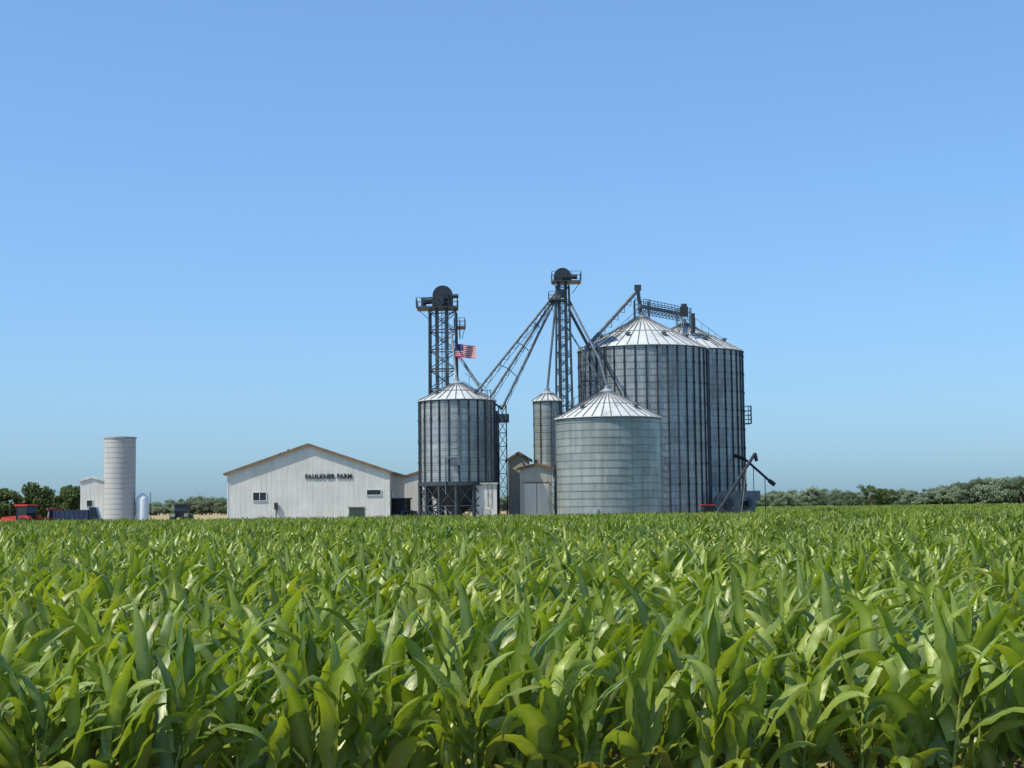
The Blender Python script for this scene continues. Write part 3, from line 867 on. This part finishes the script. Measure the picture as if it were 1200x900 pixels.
# ------------------------------------------------------------------ trees
def tree_mesh(rng, H, Wd, leafsz, nblob, perblob):
    mb = MB(); th = H*.3
    mb.tube((0,0,0), (rng.uniform(-.2,.2), 0, th), H*.028, 7, H*.02)
    blobs = []
    for i in range(nblob):
        a_ = rng.uniform(0, 6.283); hh = rng.uniform(.22, .95)
        rr = Wd/2*math.sin(math.pi*min(1, max(.1, (1.08-hh)*.95)))**.7*rng.uniform(.25, .95)
        c = Vector((rr*math.cos(a_), rr*math.sin(a_), H*hh*.93)); blobs.append((c, H*rng.uniform(.09, .17)))
        if i % 2 == 0: mb.tube((0, 0, th*rng.uniform(.7, 1.1)), c, H*.011, 5, H*.004)
    nb = len(mb.f); V = [Vector(v) for v in mb.v]; Fc = list(mb.f)
    for c, r_ in blobs:
        for k in range(perblob):
            d_ = Vector((rng.gauss(0,1), rng.gauss(0,1), rng.gauss(0,1))).normalized()*r_*rng.uniform(.3, 1.15)
            d_.z *= .75
            p = c+d_
            u = Vector((rng.gauss(0,1), rng.gauss(0,1), rng.gauss(0,1))).normalized(); w = u.orthogonal().normalized()
            s_ = leafsz*rng.uniform(.6, 1.3); o_ = len(V)
            V += [p-u*s_-w*s_*.6, p+u*s_-w*s_*.5, p+u*s_*.8+w*s_*.6, p-u*s_*.7+w*s_*.7]; Fc.append((o_, o_+1, o_+2, o_+3))
    return V, Fc, [0]*nb+[1]*(len(Fc)-nb)

collT = bpy.data.collections.new('distant_tree_sources')
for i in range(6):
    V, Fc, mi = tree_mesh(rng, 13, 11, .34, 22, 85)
    src_obj('tree_%02d' % i, V, Fc, None, [M['bark'], M['leafHazed']], collT, mi)
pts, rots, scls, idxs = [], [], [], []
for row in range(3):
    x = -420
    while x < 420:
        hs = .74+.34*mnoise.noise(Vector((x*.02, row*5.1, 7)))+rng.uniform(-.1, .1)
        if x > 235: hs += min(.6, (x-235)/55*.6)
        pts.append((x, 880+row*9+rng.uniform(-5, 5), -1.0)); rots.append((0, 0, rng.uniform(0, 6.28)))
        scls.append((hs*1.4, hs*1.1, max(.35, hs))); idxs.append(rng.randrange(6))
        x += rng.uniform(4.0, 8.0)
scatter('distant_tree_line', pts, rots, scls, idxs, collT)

def near_tree(x, y, H, Wd, seed):
    r_ = random.Random(seed); V, Fc, mi = tree_mesh(r_, H, Wd, .26, 30, 110)
    me = bpy.data.meshes.new('deciduous_tree'); me.from_pydata([tuple(v) for v in V], [], Fc)
    me.materials.append(M['bark']); me.materials.append(M['leafN']); me.polygons.foreach_set('material_index', mi)
    ob = bpy.data.objects.new('deciduous_tree', me); scene.collection.objects.link(ob); ob.location = (x, y, 0)
near_tree(-99.0, 320, 9.0, 7, 1); near_tree(-92.5, 322, 8.4, 6, 2); near_tree(-105, 318, 7.8, 7, 3)
near_tree(-96, 330, 8, 6, 8); near_tree(-88.5, 330, 7.2, 4, 9)
near_tree(-33.5, 236, 12.4, 6, 4); near_tree(148, 640, 10, 16, 5); near_tree(156, 645, 9, 12, 15)

# ------------------------------------------------------------------ light
EL, AZ = 54, 243    # azimuth clockwise from +Y
w = bpy.data.worlds.new('World'); scene.world = w; w.use_nodes = True
nt = w.node_tree; nt.nodes.clear()
sky = nt.nodes.new('ShaderNodeTexSky'); sky.sky_type = 'NISHITA'; sky.sun_disc = False
sky.sun_elevation = rad(EL); sky.sun_rotation = rad(AZ); sky.air_density = 1.0; sky.dust_density = 1.3; sky.ozone_density = 2.0; sky.altitude = 100
gm = nt.nodes.new('ShaderNodeGamma'); gm.inputs[1].default_value = .66
nt.links.new(sky.outputs[0], gm.inputs[0])
tint = mixcol(nt, 1.0, gm.outputs[0], (1.22, 1.88, 2.62), 'MULTIPLY')
bg = nt.nodes.new('ShaderNodeBackground'); bg.inputs[1].default_value = .12
wo = nt.nodes.new('ShaderNodeOutputWorld')
nt.links.new(tint, bg.inputs[0]); nt.links.new(bg.outputs[0], wo.inputs[0])
sl = bpy.data.lights.new('sun', 'SUN'); sl.energy = 5.0; sl.angle = rad(.5); sl.color = (1, .95, .83)
so = bpy.data.objects.new('sun', sl); scene.collection.objects.link(so)
dv = Vector((math.sin(rad(AZ))*math.cos(rad(EL)), math.cos(rad(AZ))*math.cos(rad(EL)), math.sin(rad(EL))))
so.rotation_euler = dv.to_track_quat('Z', 'Y').to_euler(); so.location = (-40, -20, 80)

# ------------------------------------------------------------------ camera
cam = bpy.data.cameras.new('camera'); cam.lens = 54; cam.sensor_width = 36; cam.clip_end = 12000; cam.clip_start = .1
co = bpy.data.objects.new('camera', cam); scene.collection.objects.link(co); scene.camera = co
co.matrix_world = Matrix.Translation((0, 0, 2.5)) @ Matrix.Rotation(rad(94.57), 4, 'X') @ Matrix.Rotation(rad(-.7), 4, 'Z')
scene.view_settings.view_transform = 'Standard'; scene.view_settings.look = 'None'; scene.view_settings.exposure = 0
